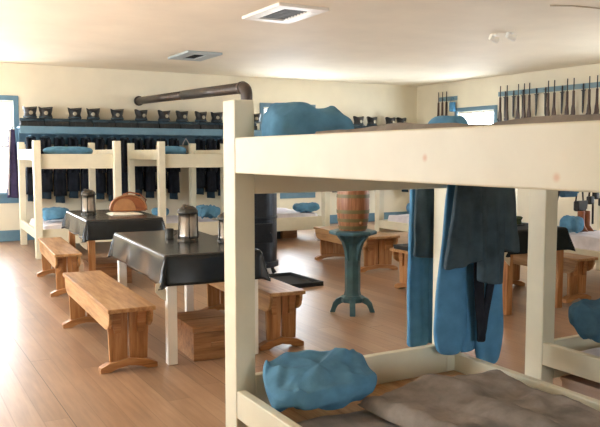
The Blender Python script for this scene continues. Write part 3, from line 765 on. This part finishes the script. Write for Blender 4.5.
MB().tube([(-.07, 0, .1), (-.03, .0, .40), (0, 0, .55), (.03, 0, .4), (.07, 0, .1)], .010, 6).build('strap', BLACKL, t, smooth=True)
t = thing('sword', 'slim dark sword slanting down beside the teal haversack', 'sword', (7.0, ey - .02, .62))
MB().tube([(-.03, 0, .02), (.12, 0, .62)], [.010, .016], 8).build('scabbard', BLACKL, t, smooth=True)
MB().tube([(.12, 0, .62), (.145, 0, .72)], .016, 8).build('hilt', BRASS, t, smooth=True)
for j, (xx, zb, nm) in enumerate(((7.70, .88, 'left'), (7.92, .85, 'right'))):
    t = thing('equipment_belt', 'black crossed belts with pouches over the white bed, %s' % ('farthest right' if j else 'next to the cartridge pouch'), 'belt', (xx, ey, zb))
    MB().box(-.09, -.01, -.05, .02, 0, .10).build('pouch', BLACKL, t, .015)
    MB().box(.02, .09, -.04, .02, .06, .15).build('pouch', BLACKL, t, .015)
    MB().tube([(-.06, 0, .08), (-.02, 0, .35), (0, 0, .46), (.02, 0, .35), (.06, 0, .12)], .012, 6).build('strap', BLACKL, t, smooth=True)
    MB().tube([(.0, -.01, .40), (.01, -.01, -.25)], .013, 6).build('bayonet_scabbard', BLACKL, t, smooth=True)
t = thing('leather_boots', 'brown boots standing on the white bed by the blue pillow', 'boots', (7.40, 6.06, .572))
for s in (-1, 1):
    b_ = MB().loop(lambda u, v: ((s * .05 + (.035 + .006 * v) * math.cos(2 * math.pi * u)), -.0 + .045 * math.sin(2 * math.pi * u) - (.07 * (1 - v / .3) * max(0, -math.sin(2 * math.pi * u)) if v < .3 else 0), .24 * v), 16, 8).build('boot', BROWNL, t, smooth=True)
t = thing('forage_cap', 'olive-green cap lying on the right table', 'hat', (5.46, 5.35, .795))
MB().lathe([(.10, 0), (.105, .02), (.10, .05), (.115, .075), (.10, .085)], 20).build('crown', fabric('olive_wool', (.045, .06, .025), .3), t, smooth=False)
MB().prism([(-.08, -.07), (-.05, -.13), (.05, -.13), (.08, -.07)], 'z', .004, .012).build('visor', BLACKL, t)

# ------------------------------------------------------------------ things under the bunks
t = thing('storage_box', 'plain pale wooden box under the right-edge bunk', 'box', (3.42, 2.26, 0))
PALEW = wood('pale_box_wood', (.50, .35, .26), (.60, .43, .33), (.66, .5, .4), 'y', .6)
MB().box(0, .6, 0, .66, 0, .18).build('body', PALEW, t, .004)
MB().box(-.008, .608, -.008, .668, .18, .20).build('lid', PALEW, t, .004)
def shoe(label, x, y, rz, mat=BLACKL, group=None, z=0):
    t = thing('leather_shoe', label, 'shoe', (x, y, z), rz, group)
    so = [(.036 * math.sin(a) * (1.15 if math.cos(a) > 0 else .9), .13 * math.cos(a)) for a in [2 * math.pi * i / 20 for i in range(20)]]
    MB().prism(so, 'z', 0, .018).build('sole', mat, t)
    MB().loop(lambda u, v: (.034 * math.sin(2 * math.pi * u) * (1 - .35 * v), (.125 * math.cos(2 * math.pi * u)) * (1 - .45 * v) - .055 * v, .018 + .075 * v - (.03 * v * max(0, math.cos(2 * math.pi * u)))), 20, 7).build('upper', mat, t, smooth=True)
    lc = MB()
    for i in range(3): lc.tube([(-.018, .005 + .02 * i, .088 - .008 * i), (.018, .005 + .02 * i, .088 - .008 * i)], .004, 6)
    lc.build('laces', TANL, t)
    return t
shoe('black shoe under the right-edge bunk, left one of two', 3.335, 2.80, R(200))
shoe('black shoe under the right-edge bunk, right one of two', 3.33, 2.52, R(175))
shoe('black boot shadowed under the left end of the leftmost back bunk', 2.05, 11.25, R(170))
t = thing('storage_box', 'dark box on the floor under the bed below the back window', 'box', (5.78, 11.5, 0))
MB().box(0, .33, 0, .4, 0, .17).build('body', DARK, t, .006); MB().box(-.006, .336, -.006, .406, .17, .19).build('lid', DARK, t, .004)
t = thing('plank_box', 'low brown wooden box under the bed below the back window', 'box', (6.15, 11.5, 0))
MB().box(0, .3, 0, .4, 0, .15).build('body', CHESTX, t, .006); MB().box(-.006, .306, -.006, .406, .15, .17).build('lid', CHESTX, t, .004)
o = pillow('laundry_sack', 'small white sack under the bed left of the barrel', 6.50, 10.75, .11, .11, .09, .10, 21, SHEET, cat='sack')
shoe('black shoe beside the white sack left of the barrel', 6.60, 10.55, R(120))
t = thing('document_box', 'small grey box on the bench behind the hanging trousers', 'box', (4.98, 6.28, .461))
MB().box(-.1, .1, 0, .24, 0, .03).build('body', DARK, t, .004); MB().box(-.104, .104, -.004, .244, .03, .045).build('lid', DARK, t, .004)

# ------------------------------------------------------------------ ceiling fittings
def vent(label, x0, x1, y0, y1, mat, inner, fw):
    t = thing('ceiling_vent', label, 'vent', ((x0 + x1) / 2, (y0 + y1) / 2, CZ))
    a, b_ = (x1 - x0) / 2, (y1 - y0) / 2
    MB().box(-a, a, -b_, -b_ + fw, -.035, 0).box(-a, a, b_ - fw, b_, -.035, 0).box(-a, -a + fw, -b_ + fw, b_ - fw, -.035, 0).box(a - fw, a, -b_ + fw, b_ - fw, -.035, 0).build('frame', mat, t, .006)
    mb = MB().box(-a + fw, a - fw, -b_ + fw, b_ - fw, -.006, -.001)
    n = 9
    for i in range(n):
        y = -b_ + fw + (2 * b_ - 2 * fw) * (i + .5) / n
        mb.box(-a + fw, a - fw, y - .008, y + .008, -.022, -.006)
    mb.build('grille', inner, t)
    return t
GREYG = plain('grey_grille', (.22, .23, .24), .5)
vent('white framed square ceiling vent nearest, at the top of the picture', 3.58, 4.18, 6.76, 7.66, WHITEP, GREYG, .14)
vent('small blue-grey ceiling vent above the stove pipe', 4.02, 4.58, 10.5, 11.4, paint('bluegrey_paint', (.42, .48, .50), .5, .06), DARK, .18)
for i, (x, y) in enumerate(((6.95, 7.2), (7.02, 6.97))):
    t = thing('spotlight', 'small white ceiling spotlight, %s of the pair' % ('left one' if i == 0 else 'right one'), 'lamp', (x, y, CZ), 0, 'ceiling spotlights')
    MB().lathe([(.045, -.02), (.045, 0)], 16).build('mount', WHITEP, t)
    MB().tube([(0, 0, -.02), (0, -.02, -.05)], .01, 8).build('arm', WHITEP, t)
    MB().tube([(-.07, -.02, -.05), (.05, -.02, -.075)], [.028, .042], 14).build('lamp_head', WHITEP, t, smooth=False)
t = MB().tube([(6.1, 5.5, CZ - .008), (6.3, 5.38, CZ - .012), (6.6, 5.33, CZ - .014), (7.0, 5.36, CZ - .012), (7.4, 5.5, CZ - .008)], .008, 8).build('ceiling_cable', plain('pale_cable', (.5, .42, .3), .5), None, smooth=True)
tag(t, 'thin pale cable looping along the ceiling at top right', 'cable')
